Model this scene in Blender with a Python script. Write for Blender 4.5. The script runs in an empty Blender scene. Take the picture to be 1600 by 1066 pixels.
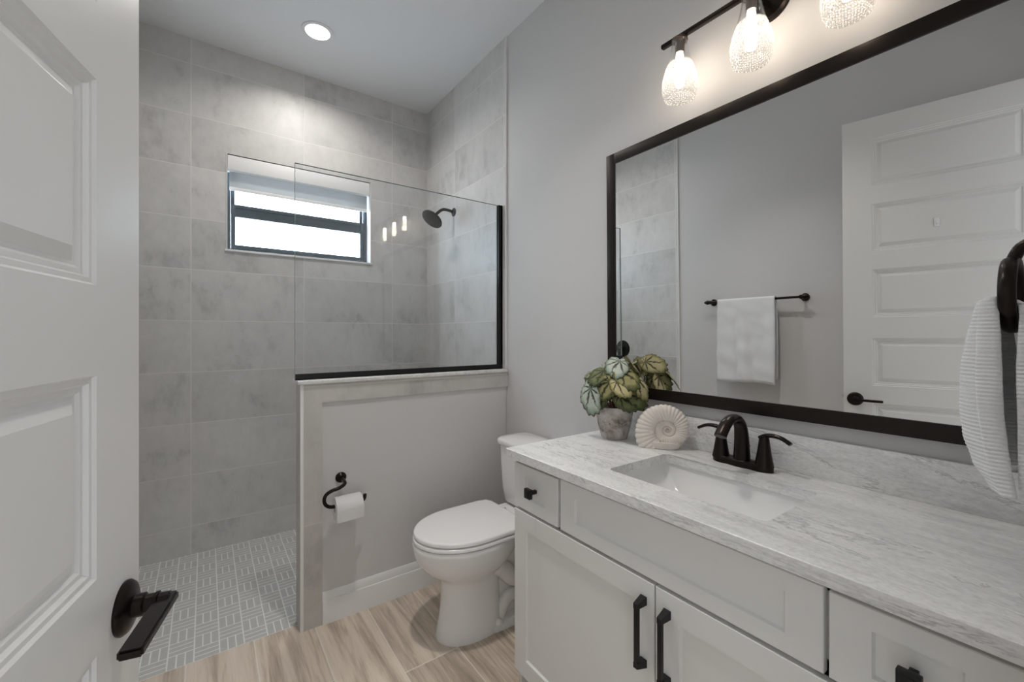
import bpy, bmesh, math, random
from mathutils import Vector, Matrix
random.seed(7)
C = bpy.context.scene.collection
SC = bpy.context.scene
PI = math.pi

# ------------------------------------------------------------------ camera
CAMZ = 1.3013
cd = bpy.data.cameras.new('camera'); cam = bpy.data.objects.new('camera', cd); C.objects.link(cam)
cam.location = (0, 0, CAMZ); cam.rotation_euler = (math.radians(90), 0, math.radians(-35.67))
cd.sensor_width = 36; cd.lens = 15.0; cd.shift_y = -0.006875; cd.clip_start = 0.02
SC.camera = cam

# ------------------------------------------------------------------ light
SKY = 11.5; ROOM = 0.88; BULB = 24.0; CAN_W = 6.4; CAN_ADDED_W = 4.7; LENS = 12.0
w = bpy.data.worlds.new('world'); SC.world = w; w.use_nodes = True
wt = w.node_tree; bgn = wt.nodes['Background']
# daylight outside the shower window (+y), the dimmer adjoining room beyond the doorway (-y)
wc = wt.nodes.new('ShaderNodeTexCoord'); wx = wt.nodes.new('ShaderNodeSeparateXYZ'); wt.links.new(wc.outputs['Generated'], wx.inputs[0])
wm = wt.nodes.new('ShaderNodeMapRange'); wm.inputs[1].default_value = -0.1; wm.inputs[2].default_value = 0.1; wt.links.new(wx.outputs['Y'], wm.inputs[0])
wmix = wt.nodes.new('ShaderNodeMix'); wmix.data_type = 'RGBA'; wt.links.new(wm.outputs[0], wmix.inputs[0])
wmix.inputs[6].default_value = (ROOM*.97, ROOM*.985, ROOM*1.0, 1); wmix.inputs[7].default_value = (SKY*.70, SKY*.86, SKY*1.0, 1)
wt.links.new(wmix.outputs[2], bgn.inputs['Color']); bgn.inputs['Strength'].default_value = 1.0
SC.view_settings.view_transform = 'Standard'; SC.view_settings.look = 'None'
SC.view_settings.exposure = 0.10; SC.view_settings.gamma = 1.0
SC.view_settings.use_curve_mapping = False

# ------------------------------------------------------------------ room numbers (metres)
XL, XR = -0.355, 1.4395          # left and right wall
YW, YB = 0.03, 3.151             # front (door) wall and shower back wall
ZC = 3.048
YT = 2.06                        # where the shower tile begins
YH0, YH1 = 2.045, 2.155          # half wall
YG = 2.10                        # glass

# ------------------------------------------------------------------ materials
class NT:
    def __init__(s, name):
        s.m = bpy.data.materials.new(name); s.m.use_nodes = True
        s.t = s.m.node_tree; s.t.nodes.clear()
        s.out = s.n('ShaderNodeOutputMaterial')
    def n(s, typ, **k):
        nd = s.t.nodes.new(typ)
        for a, b in k.items(): setattr(nd, a, b)
        return nd
    def l(s, a, b): s.t.links.new(a, b)
    def put(s, sock, v):
        if isinstance(v, bpy.types.NodeSocket): s.l(v, sock)
        elif v is not None: sock.default_value = v
    def math(s, op, a, b=None, c=None, clamp=False):
        nd = s.n('ShaderNodeMath', operation=op, use_clamp=clamp)
        for i, v in enumerate((a, b, c)): s.put(nd.inputs[i], v)
        return nd.outputs[0]
    def mix(s, f, a, b, mode='MIX'):
        nd = s.n('ShaderNodeMix', data_type='RGBA', blend_type=mode)
        s.put(nd.inputs[0], f); s.put(nd.inputs[6], a); s.put(nd.inputs[7], b)
        return nd.outputs[2]
    def ramp(s, f, stops, interp='LINEAR'):
        nd = s.n('ShaderNodeValToRGB'); cr = nd.color_ramp; cr.interpolation = interp
        while len(cr.elements) < len(stops): cr.elements.new(0.5)
        for e, (p, c) in zip(cr.elements, stops):
            e.position = p; e.color = (c, c, c, 1) if isinstance(c, (int, float)) else (*c, 1)
        s.l(f, nd.inputs[0]); return nd.outputs[0]
    def coord(s, kind='Object'):
        return s.n('ShaderNodeTexCoord').outputs[kind]
    def sep(s, v):
        nd = s.n('ShaderNodeSeparateXYZ'); s.l(v, nd.inputs[0]); return nd.outputs
    def comb(s, x, y, z):
        nd = s.n('ShaderNodeCombineXYZ')
        for i, v in enumerate((x, y, z)): s.put(nd.inputs[i], v)
        return nd.outputs[0]
    def vmul(s, v, k):
        nd = s.n('ShaderNodeVectorMath', operation='MULTIPLY'); s.l(v, nd.inputs[0]); nd.inputs[1].default_value = k
        return nd.outputs[0]
    def vadd(s, a, b):
        nd = s.n('ShaderNodeVectorMath', operation='ADD'); s.l(a, nd.inputs[0]); s.put(nd.inputs[1], b)
        return nd.outputs[0]
    def noise(s, v, scale, detail=4, rough=0.55, dist=0.0, out='Fac'):
        nd = s.n('ShaderNodeTexNoise'); s.l(v, nd.inputs['Vector'])
        nd.inputs['Scale'].default_value = scale; nd.inputs['Detail'].default_value = detail
        nd.inputs['Roughness'].default_value = rough; nd.inputs['Distortion'].default_value = dist
        return nd.outputs[out]
    def white(s, v):
        nd = s.n('ShaderNodeTexWhiteNoise', noise_dimensions='3D'); s.l(v, nd.inputs['Vector']); return nd.outputs
    def bump(s, h, strength=0.2, dist=0.002):
        nd = s.n('ShaderNodeBump'); nd.inputs['Strength'].default_value = strength
        nd.inputs['Distance'].default_value = dist; s.l(h, nd.inputs['Height']); return nd.outputs[0]
    def bsdf(s, color, rough=0.5, metal=0.0, normal=None, spec=0.5, coat=0.0, trans=0.0, sub=0.0):
        b = s.n('ShaderNodeBsdfPrincipled')
        if isinstance(color, tuple): color = (*color[:3], 1)
        s.put(b.inputs['Base Color'], color); s.put(b.inputs['Roughness'], rough)
        s.put(b.inputs['Metallic'], metal); s.put(b.inputs['Specular IOR Level'], spec)
        s.put(b.inputs['Coat Weight'], coat)
        if normal is not None: s.l(normal, b.inputs['Normal'])
        s.l(b.outputs[0], s.out.inputs['Surface']); return b

def paint(name, col, rough=0.5, peel=0.0, scale=160, spec=0.4, coat=0.0):
    t = NT(name); nrm = None
    co = t.coord()
    f = t.noise(co, 1.7, 3)
    c = t.mix(t.math('MULTIPLY', f, 0.10), (*col, 1), (col[0]*.88, col[1]*.88, col[2]*.88, 1))
    if peel: nrm = t.bump(t.noise(co, scale, 3, 0.5), peel, 0.002)
    t.bsdf(c, rough, 0, nrm, spec, coat); return t.m

def tile_mat(name, axis, u0, pu, v0=0.166, pv=0.3035, base=(0.64, 0.628, 0.61)):
    """large concrete-look tile; axis 'x' or 'y' is the horizontal direction"""
    t = NT(name); co = t.coord(); x, y, z = t.sep(co)
    h = x if axis == 'x' else y
    a = t.math('DIVIDE', t.math('SUBTRACT', h, u0), pu); b = t.math('DIVIDE', t.math('SUBTRACT', z, v0), pv)
    ia, ib = t.math('FLOOR', a), t.math('FLOOR', b)
    fa, fb = t.math('FRACT', a), t.math('FRACT', b)
    da = t.math('MULTIPLY', t.math('MINIMUM', fa, t.math('SUBTRACT', 1.0, fa)), pu)
    db = t.math('MULTIPLY', t.math('MINIMUM', fb, t.math('SUBTRACT', 1.0, fb)), pv)
    d = t.math('MINIMUM', da, db)
    cell = t.comb(ia, ib, 3.0)
    wn = t.white(cell)
    off = t.vmul(wn[1], (7, 7, 7))
    p = t.vadd(co, off)
    n1 = t.noise(p, 2.6, 6, 0.65, 0.3); n2 = t.noise(t.vmul(p, (1.5, 1.5, .8)), 12, 7, 0.72, 0.2); n3 = t.noise(p, 90, 3, 0.7)
    m = t.math('ADD', t.math('MULTIPLY', n1, 0.62), t.math('MULTIPLY', n2, 0.38))
    dk = tuple(c*.80 for c in base); lt = tuple(c*1.12 for c in base)
    c = t.ramp(m, [(0.33, dk), (0.47, base), (0.62, lt)])
    blot = t.ramp(t.math('MULTIPLY', n2, n1), [(0.10, 1.0), (0.20, 0.0)])
    c = t.mix(t.math('MULTIPLY', blot, 0.22), c, (*[q*.55 for q in base], 1))
    c = t.mix(t.math('MULTIPLY', n3, 0.10), c, (*[q*.6 for q in base], 1))
    tone = t.math('MULTIPLY_ADD', wn[0], 0.14, 0.93)
    c = t.mix(1.0, c, t.comb(tone, tone, tone), 'MULTIPLY')
    g = t.ramp(d, [(0.0011, 1.0), (0.0021, 0.0)])
    c = t.mix(g, c, (base[0]*1.25, base[1]*1.25, base[2]*1.24, 1))
    nb = t.bump(t.ramp(d, [(0.0010, 0.0), (0.0030, 1.0)]), 0.35, 0.001)
    t.bsdf(c, t.math('MULTIPLY_ADD', g, 0.3, 0.42), 0, nb, 0.4); return t.m

def wood_tile():
    t = NT('wood_look_plank'); co = t.coord(); x, y, z = t.sep(co)
    pw, pl = 0.2285, 1.20
    a = t.math('DIVIDE', t.math('SUBTRACT', x, 0.165), pw); ia = t.math('FLOOR', a); fa = t.math('FRACT', a)
    shift = t.math('FRACT', t.math('MULTIPLY', ia, 0.55))
    b = t.math('ADD', t.math('DIVIDE', t.math('SUBTRACT', y, 1.57 + 0.1*pl), pl), shift); ib = t.math('FLOOR', b); fb = t.math('FRACT', b)
    da = t.math('MULTIPLY', t.math('MINIMUM', fa, t.math('SUBTRACT', 1.0, fa)), pw)
    db = t.math('MULTIPLY', t.math('MINIMUM', fb, t.math('SUBTRACT', 1.0, fb)), pl)
    d = t.math('MINIMUM', da, db)
    wn = t.white(t.comb(ia, ib, 1.0))
    p = t.vadd(t.vmul(co, (1, 0.085, 1)), t.vmul(wn[1], (9, 9, 9)))
    n1 = t.noise(p, 8, 5, 0.6, 1.0); n2 = t.noise(p, 34, 6, 0.65, 0.8); n3 = t.noise(t.vmul(p, (1, .5, 1)), 170, 3, 0.6)
    m = t.math('ADD', t.math('MULTIPLY', n1, 0.6), t.math('ADD', t.math('MULTIPLY', n2, 0.28), t.math('MULTIPLY', n3, 0.14)))
    c = t.ramp(m, [(0.34, (0.27, 0.212, 0.160)), (0.45, (0.50, 0.412, 0.328)), (0.53, (0.70, 0.600, 0.495)), (0.68, (0.82, 0.725, 0.620))])
    tone = t.math('MULTIPLY_ADD', wn[0], 0.22, 0.90)
    c = t.mix(1.0, c, t.comb(tone, tone, tone), 'MULTIPLY')
    g = t.ramp(d, [(0.0016, 1.0), (0.0026, 0.0)])
    c = t.mix(g, c, (0.86, 0.80, 0.72, 1))
    nb = t.bump(t.math('ADD', t.ramp(d, [(0.001, 0.0), (0.003, 1.0)]), t.math('MULTIPLY', n3, 0.15)), 0.3, 0.001)
    t.bsdf(c, 0.45, 0, nb, 0.4); return t.m

def mosaic():
    t = NT('basketweave_mosaic'); co = t.coord(); x, y, z = t.sep(co); S = 0.0856
    a = t.math('DIVIDE', t.math('ADD', x, 0.0385), S); b = t.math('DIVIDE', t.math('SUBTRACT', y, 2.11), S)
    ia, ib = t.math('FLOOR', a), t.math('FLOOR', b); fa, fb = t.math('FRACT', a), t.math('FRACT', b)
    par = t.math('FLOORED_MODULO', t.math('ADD', ia, ib), 2.0)
    def edge(f, n):
        q = t.math('FRACT', t.math('MULTIPLY', f, float(n))); return t.math('DIVIDE', t.math('MINIMUM', q, t.math('SUBTRACT', 1.0, q)), float(n))
    e1 = t.math('MINIMUM', edge(fa, 1), edge(fb, 3)); e2 = t.math('MINIMUM', edge(fa, 3), edge(fb, 1))
    mixv = t.math('ADD', t.math('MULTIPLY', e1, t.math('SUBTRACT', 1.0, par)), t.math('MULTIPLY', e2, par))
    g = t.ramp(mixv, [(0.020, 1.0), (0.034, 0.0)])
    n = t.noise(co, 30, 4)
    c = t.mix(n, (0.50, 0.50, 0.485, 1), (0.58, 0.58, 0.565, 1))
    c = t.mix(g, c, (0.86, 0.86, 0.84, 1))
    t.bsdf(c, 0.45, 0, t.bump(t.math('SUBTRACT', 1.0, g), 0.3, 0.001), 0.4); return t.m

def marble(name, base, vein, k=1.0):
    t = NT(name); co = t.coord(); p = t.vmul(co, (1.0, 0.24, 1.0))
    n1 = t.noise(p, 7, 8, 0.66, 0.7); n2 = t.noise(p, 40, 7, 0.72, 0.4); n3 = t.noise(co, 120, 3, 0.6); n4 = t.noise(p, 3.2, 3, .5, 1.0)
    m = t.math('ADD', t.math('MULTIPLY', n1, 0.55), t.math('MULTIPLY', n2, 0.45))
    c = t.ramp(m, [(0.34, tuple(b*.66 for b in base)), (0.44, tuple(b*.88 for b in base)), (0.52, base), (0.70, tuple(min(1, b*1.07) for b in base))])
    v = t.math('ABSOLUTE', t.math('SUBTRACT', n1, 0.5))
    vm = t.math('MULTIPLY', t.ramp(v, [(0.0, 1.0), (0.012, 0.0)]), t.ramp(t.math('MULTIPLY', n2, n4), [(0.20, 0.0), (0.33, 1.0)]))
    c = t.mix(t.math('MULTIPLY', vm, 0.65*k), c, (*vein, 1))
    n5 = t.noise(t.vmul(co, (1, .35, 1)), 210, 4, 0.7)
    c = t.mix(t.math('MULTIPLY', t.ramp(n5, [(0.45, 0.0), (0.70, 1.0)]), 0.30*k), c, (*vein, 1))
    t.bsdf(c, 0.32, 0, None, 0.45); return t.m

def thin_glass(name, tint=(0.968, 0.978, 0.984), pattern=0, f0=0.045, rough=0.0):
    t = NT(name)
    geo = t.n('ShaderNodeNewGeometry')
    dt = t.n('ShaderNodeVectorMath', operation='DOT_PRODUCT')
    nrm = geo.outputs['Normal']; fac_extra = None
    if pattern:
        uv = t.n('ShaderNodeUVMap').outputs[0]
        u, v, _ = t.sep(uv)
        A = t.math('ADD', t.math('MULTIPLY', u, 26.0), t.math('MULTIPLY', v, 11.0)); B = t.math('SUBTRACT', t.math('MULTIPLY', u, 26.0), t.math('MULTIPLY', v, 11.0))
        h = t.math('MULTIPLY', t.math('ABSOLUTE', t.math('SINE', t.math('MULTIPLY', A, PI))), t.math('ABSOLUTE', t.math('SINE', t.math('MULTIPLY', B, PI))))
        lower = t.ramp(v, [(0.36, 0.0), (0.42, 1.0)])
        h = t.math('MULTIPLY', h, lower)
        nrm = t.bump(h, 1.0, 0.004)
        fac_extra = t.math('MULTIPLY', t.math('MULTIPLY', t.math('SUBTRACT', 1.0, h), lower), 0.30)
    t.l(nrm, dt.inputs[0]); t.l(geo.outputs['Incoming'], dt.inputs[1])
    f = t.math('POWER', t.math('SUBTRACT', 1.0, t.math('ABSOLUTE', dt.outputs['Value']), clamp=True), 5.0)
    f = t.math('MULTIPLY_ADD', f, 1.0 - f0, f0, clamp=True)
    if fac_extra is not None: f = t.math('ADD', f, fac_extra, clamp=True)
    tr = t.n('ShaderNodeBsdfTransparent'); tr.inputs[0].default_value = (*tint, 1)
    gl = t.n('ShaderNodeBsdfGlossy'); gl.inputs['Roughness'].default_value = rough; gl.inputs['Color'].default_value = (1, 1, 1, 1)
    if pattern: t.l(nrm, gl.inputs['Normal']); gl.inputs['Roughness'].default_value = 0.12
    mx = t.n('ShaderNodeMixShader'); t.l(f, mx.inputs[0]); t.l(tr.outputs[0], mx.inputs[1]); t.l(gl.outputs[0], mx.inputs[2])
    last = mx.outputs[0]
    if pattern:
        tl = t.n('ShaderNodeBsdfTranslucent'); tl.inputs[0].default_value = (.95, .95, .95, 1); t.l(nrm, tl.inputs['Normal'])
        m2 = t.n('ShaderNodeMixShader'); t.l(t.math('MULTIPLY', t.math('MULTIPLY_ADD', h, -0.16, 0.21), lower), m2.inputs[0])
        t.l(last, m2.inputs[1]); t.l(tl.outputs[0], m2.inputs[2]); last = m2.outputs[0]
    t.l(last, t.out.inputs['Surface']); return t.m

def emit(name, col, s):
    t = NT(name); e = t.n('ShaderNodeEmission'); e.inputs[0].default_value = (*col, 1); e.inputs[1].default_value = s
    t.l(e.outputs[0], t.out.inputs['Surface']); return t.m

def metal(name, col, rough=0.35, met=0.85):
    t = NT(name); n = t.noise(t.coord(), 40, 3)
    c = t.mix(n, (*col, 1), (col[0]*1.5, col[1]*1.4, col[2]*1.35, 1))
    t.bsdf(c, rough, met, None, 0.5); return t.m

def cloth(name, col, ribs=0.0, axis=2):
    t = NT(name); co = t.coord(); s = t.sep(co)
    n = t.noise(co, 320, 3, .6)
    h = n
    if ribs:
        rb = t.math('SINE', t.math('ADD', t.math('MULTIPLY', s[axis], ribs), t.math('MULTIPLY', t.noise(co, 30, 2), 2.2)))
        h = t.math('ADD', t.math('MULTIPLY', n, 0.6), t.math('MULTIPLY', rb, 0.26))
    c = t.mix(t.math('MULTIPLY', n, 0.2), (*col, 1), (col[0]*.8, col[1]*.8, col[2]*.82, 1))
    b = t.bsdf(c, 0.95, 0, t.bump(h, 0.7, 0.003), 0.1)
    b.inputs['Sheen Weight'].default_value = 0.3
    return t.m

def leaf_mat(name, light, mid, dark=(0.020, 0.026, 0.016), edge=(0.07, 0.10, 0.03)):
    t = NT(name); uv = t.n('ShaderNodeUVMap').outputs[0]; u, v, _ = t.sep(uv); co = t.coord()
    n = t.noise(co, 55, 4); wob = t.math('MULTIPLY', t.math('SUBTRACT', n, 0.5), 0.10)
    ang = t.math('MULTIPLY', t.math('ADD', u, wob), 9.0)
    q = t.math('FRACT', ang); vein = t.math('MULTIPLY', t.math('ABSOLUTE', t.math('SUBTRACT', q, 0.5)), 2.0)   # 1 at vein
    wid = t.math('MULTIPLY_ADD', v, 0.72, 0.22, clamp=True)      # threshold grows outwards: veins thin out
    vm = t.math('MULTIPLY', t.math('SUBTRACT', vein, wid), 4.0, clamp=True)
    c = t.ramp(t.math('ADD', v, t.math('MULTIPLY', wob, 3.0)), [(0.0, mid), (0.35, light), (0.70, light), (0.86, mid), (1.0, edge)])
    c = t.mix(t.math('MULTIPLY', n, 0.45), c, (*mid, 1))
    c = t.mix(t.math('MULTIPLY', vm, 0.9), c, (*dark, 1))
    rim = t.ramp(v, [(0.955, 0.0), (0.985, 1.0)])
    c = t.mix(t.math('MULTIPLY', rim, 0.8), c, (0.06, 0.022, 0.02, 1))
    t.bsdf(c, 0.55, 0, t.bump(n, 0.4, 0.002), 0.3); return t.m

def pot_mat():
    t = NT('weathered_clay'); co = t.coord(); n1 = t.noise(co, 16, 6, .65, .6); n2 = t.noise(co, 60, 5, .7); n3 = t.noise(co, 9, 3)
    c = t.ramp(n1, [(0.36, (0.22, 0.19, 0.17)), (0.48, (0.46, 0.41, 0.38)), (0.60, (0.62, 0.585, 0.56))])
    z = t.sep(co)[2]
    band = t.math('MULTIPLY', t.ramp(t.math('ABSOLUTE', t.math('SUBTRACT', z, 0.070)), [(0.0, 1.0), (0.03, 0.0)]), t.ramp(n2, [(0.52, 0.0), (0.60, 1.0)]))
    c = t.mix(t.math('MULTIPLY', band, .8), c, (0.09, 0.085, 0.075, 1))
    c = t.mix(t.math('MULTIPLY', n2, .3), c, (0.33, 0.29, 0.27, 1))
    t.bsdf(c, 0.85, 0, t.bump(n2, 0.6, 0.003), 0.2); return t.m

def mirror_mat():
    t = NT('silvered_mirror'); b = t.bsdf((0.86, 0.865, 0.86), 0.0, 1.0); return t.m

def shade_mat():
    t = NT('shade_fabric'); co = t.coord(); n = t.noise(co, 300, 2)
    d = t.n('ShaderNodeBsdfDiffuse'); tr = t.n('ShaderNodeBsdfTranslucent')
    t.l(t.mix(n, (0.70, 0.73, 0.76, 1), (0.76, 0.79, 0.82, 1)), d.inputs[0]); tr.inputs[0].default_value = (0.31, 0.30, 0.29, 1)
    mx = t.n('ShaderNodeMixShader'); mx.inputs[0].default_value = 0.55
    t.l(d.outputs[0], mx.inputs[1]); t.l(tr.outputs[0], mx.inputs[2]); t.l(mx.outputs[0], t.out.inputs['Surface']); return t.m

def shell_mat():
    t = NT('shell_plaster'); co = t.coord(); n = t.noise(co, 140, 4, .6); n2 = t.noise(co, 14, 2)
    c = t.mix(n2, (0.80, 0.74, 0.67, 1), (0.86, 0.81, 0.76, 1))
    c = t.mix(t.math('MULTIPLY', n, .25), c, (0.55, 0.48, 0.42, 1))
    t.bsdf(c, 0.75, 0, t.bump(n, .15, .001), .2); return t.m

M = dict(
    wall=paint('wall_paint', (0.68, 0.668, 0.66), 0.6, 0.18, 190, 0.3),
    ceil=paint('ceiling_paint', (0.82, 0.83, 0.84), 0.7, 0.25, 90, 0.2),
    white=paint('white_cabinet_paint', (0.785, 0.785, 0.765), 0.38),
    door=paint('white_door_paint', (0.745, 0.742, 0.728), 0.30, spec=0.5),
    trim=paint('white_trim_paint', (0.86, 0.855, 0.845), 0.35),
    tile_b=tile_mat('concrete_tile_back', 'x', 0.5376 - 0.608, 0.608),
    tile_r=tile_mat('concrete_tile_side', 'y', 2.686 - 0.608, 0.608),
    tile_h=tile_mat('concrete_tile_half_wall', 'x', -1.0, 3.0, 0.46 - 0.608*3, 0.608, (0.58, 0.56, 0.53)),
    floor=wood_tile(), mosaic=mosaic(),
    counter=marble('veined_quartz', (0.86, 0.855, 0.84), (0.27, 0.272, 0.27)),
    cap=marble('white_marble_cap', (0.80, 0.79, 0.77), (0.40, 0.39, 0.38), 0.5),
    china=paint('white_vitreous_china', (0.87, 0.865, 0.855), 0.08, spec=0.5),
    seat=paint('white_seat_plastic', (0.88, 0.875, 0.865), 0.2),
    socket=metal('bulb_lit_bronze', (0.10, 0.085, 0.075), 0.35, 0.8),  # bronze made lighter: the glow of the bulbs is put into this colour
    black=metal('black_frame_metal', (0.016, 0.0125, 0.0105), 0.36, 0.6),
    bronze=metal('oil_rubbed_bronze', (0.020, 0.016, 0.014), 0.30, 0.85),
    matte=metal('matte_black_hardware', (0.008, 0.008, 0.009), 0.42, 0.3),
    winframe=metal('dark_window_metal', (0.060, 0.078, 0.090), 0.4, 0.2),  # black metal lifted to blue grey, window bloom painted into the colour
    glass=thin_glass('clear_panel_glass'), pane=thin_glass('window_glass', (1, 1, 1)),
    shadeglass=thin_glass('textured_shade_glass', (0.98, 0.98, 0.98), 1, 0.06),
    bulb=emit('lit_bulb', (1.0, 0.86, 0.70), BULB), can=emit('lit_downlight', (1.0, 0.95, 0.88), LENS),
    edge=paint('green_tinted_glass_edge', (0.30, 0.36, 0.34), 0.15, spec=.6),
    chrome=metal('polished_chrome', (0.55, 0.55, 0.55), 0.1, 1.0),
    towel=cloth('white_terry', (0.86, 0.865, 0.87)), rib=cloth('ribbed_white_terry', (0.86, 0.865, 0.87), 900.0),
    paper=cloth('toilet_paper', (0.85, 0.84, 0.83)),
    leaf_g=leaf_mat('begonia_green', (0.44, 0.40, 0.19), (0.15, 0.16, 0.06)),
    leaf_c=leaf_mat('begonia_cream', (0.66, 0.58, 0.33), (0.36, 0.33, 0.14)),
    leaf_s=leaf_mat('begonia_silver', (0.58, 0.63, 0.54), (0.33, 0.40, 0.32)),
    leaf_d=leaf_mat('begonia_dark', (0.20, 0.22, 0.09), (0.08, 0.10, 0.04)),
    stem=paint('red_stem', (0.20, 0.09, 0.06), 0.6), soil=paint('dark_soil', (0.03, 0.022, 0.016), 0.95, 1.0, 60),
    pot=pot_mat(), mirror=mirror_mat(), fabric=shade_mat(), shell=shell_mat(),
    plastic=paint('clear_white_plastic', (0.85, 0.85, 0.85), 0.15),
    gap=paint('cabinet_frame_paint', (0.66, 0.65, 0.61), 0.5),
)

# ------------------------------------------------------------------ mesh helpers
def obj(name, bm, m, parent=None, smooth=35, loc=None):
    me = bpy.data.meshes.new(name)
    bmesh.ops.recalc_face_normals(bm, faces=bm.faces)
    bm.to_mesh(me); bm.free()
    if m is not None: me.materials.append(m)
    if smooth:
        me.shade_smooth()
        me.set_sharp_from_angle(angle=math.radians(smooth))
    o = bpy.data.objects.new(name, me); C.objects.link(o)
    if parent is not None:
        o.parent = parent
        o.matrix_parent_inverse = Matrix.Translation(-Vector(parent.location)) if not any(parent.rotation_euler) else parent.matrix_basis.inverted()
    return o
def tag(o, label, cat, group=None, kind=None):
    o['label'] = label; o['category'] = cat
    if group: o['group'] = group
    if kind: o['kind'] = kind
    return o
def thing(name, label, cat, loc=(0, 0, 0), group=None, kind=None):
    o = bpy.data.objects.new(name, None); C.objects.link(o); o.location = loc; o.empty_display_size = .05
    return tag(o, label, cat, group, kind)
def B(): return bmesh.new()
def merge(bm, src, mat=None):
    me = bpy.data.meshes.new('tmp'); src.to_mesh(me); src.free()
    if mat is not None: me.transform(mat)
    bm.from_mesh(me); bpy.data.meshes.remove(me)
def box(bm, a, b, bev=0.0, seg=2, mat=None):
    t = bmesh.new()
    x0, y0, z0 = [min(p, q) for p, q in zip(a, b)]; x1, y1, z1 = [max(p, q) for p, q in zip(a, b)]
    bmesh.ops.create_cube(t, size=1)
    for v in t.verts:
        v.co = Vector((x0 + (v.co.x + .5)*(x1-x0), y0 + (v.co.y + .5)*(y1-y0), z0 + (v.co.z + .5)*(z1-z0)))
    if bev: bmesh.ops.bevel(t, geom=list(t.edges), offset=bev, segments=seg, profile=.6, affect='EDGES')
    merge(bm, t, mat); return bm
def frame_of(d):
    d = Vector(d).normalized(); up = Vector((0, 0, 1)) if abs(d.z) < .95 else Vector((1, 0, 0))
    a = d.cross(up).normalized(); b = a.cross(d).normalized(); return a, b
def tube(bm, pts, rad, n=14, cap=True, flat=None, up=None):
    """tube along pts; rad number or list; flat = list of (ra, rb) ellipse radii"""
    pts = [Vector(p) for p in pts]; rings = []; pa = None
    for i, p in enumerate(pts):
        d = (pts[min(i+1, len(pts)-1)] - pts[max(i-1, 0)]).normalized()
        if pa is None:
            if up is not None:
                a = d.cross(Vector(up)).normalized(); b = a.cross(d).normalized()
            else: a, b = frame_of(d)
        else:
            a = (pa - d*pa.dot(d)).normalized(); b = a.cross(d).normalized()
        pa = a
        if flat: ra, rb = flat[i]
        else: ra = rb = rad[i] if isinstance(rad, (list, tuple)) else rad
        rings.append([bm.verts.new(p + a*ra*math.cos(2*PI*k/n) + b*rb*math.sin(2*PI*k/n)) for k in range(n)])
    for r0, r1 in zip(rings, rings[1:]):
        for k in range(n): bm.faces.new((r0[k], r0[(k+1) % n], r1[(k+1) % n], r1[k]))
    if cap:
        bm.faces.new(rings[0]); bm.faces.new(rings[-1])
    return bm
def lathe(bm, prof, origin=(0, 0, 0), axis=(0, 0, 1), n=40, uv=False):
    """prof = [(r, h)] along axis"""
    ax = Vector(axis).normalized(); a, b = frame_of(ax); o = Vector(origin); rings = []
    for r, h in prof:
        if r < 1e-6: rings.append([bm.verts.new(o + ax*h)])
        else: rings.append([bm.verts.new(o + ax*h + a*r*math.cos(2*PI*k/n) + b*r*math.sin(2*PI*k/n)) for k in range(n)])
    ul = bm.loops.layers.uv.verify() if uv else None
    for i, (r0, r1) in enumerate(zip(rings, rings[1:])):
        for k in range(n):
            k2 = (k+1) % n
            if len(r0) == 1 and len(r1) == 1: continue
            if len(r0) == 1: f = bm.faces.new((r0[0], r1[k2], r1[k]))
            elif len(r1) == 1: f = bm.faces.new((r0[k], r0[k2], r1[0]))
            else:
                f = bm.faces.new((r0[k], r0[k2], r1[k2], r1[k]))
                if uv:
                    L = len(prof) - 1
                    for lp, (uu, vv) in zip(f.loops, ((k/n, i/L), ((k+1)/n, i/L), ((k+1)/n, (i+1)/L), (k/n, (i+1)/L))): lp[ul].uv = (uu, vv)
    return bm
def arc(cx, cz, r, a0, a1, n=10):
    return [(cx + r*math.cos(math.radians(a0 + (a1-a0)*i/n)), cz + r*math.sin(math.radians(a0 + (a1-a0)*i/n))) for i in range(n+1)]
def smooth_path(p, n=6):
    """Catmull-Rom through points"""
    p = [Vector(q) for q in p]; out = []
    for i in range(len(p)-1):
        a, b, c, d = p[max(i-1, 0)], p[i], p[i+1], p[min(i+2, len(p)-1)]
        for k in range(n):
            t = k/n
            out.append(0.5*((2*b) + (c-a)*t + (2*a-5*b+4*c-d)*t*t + (3*b-a-3*c+d)*t**3))
    out.append(p[-1]); return out
def lerp(a, b, t): return a + (b-a)*t
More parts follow.
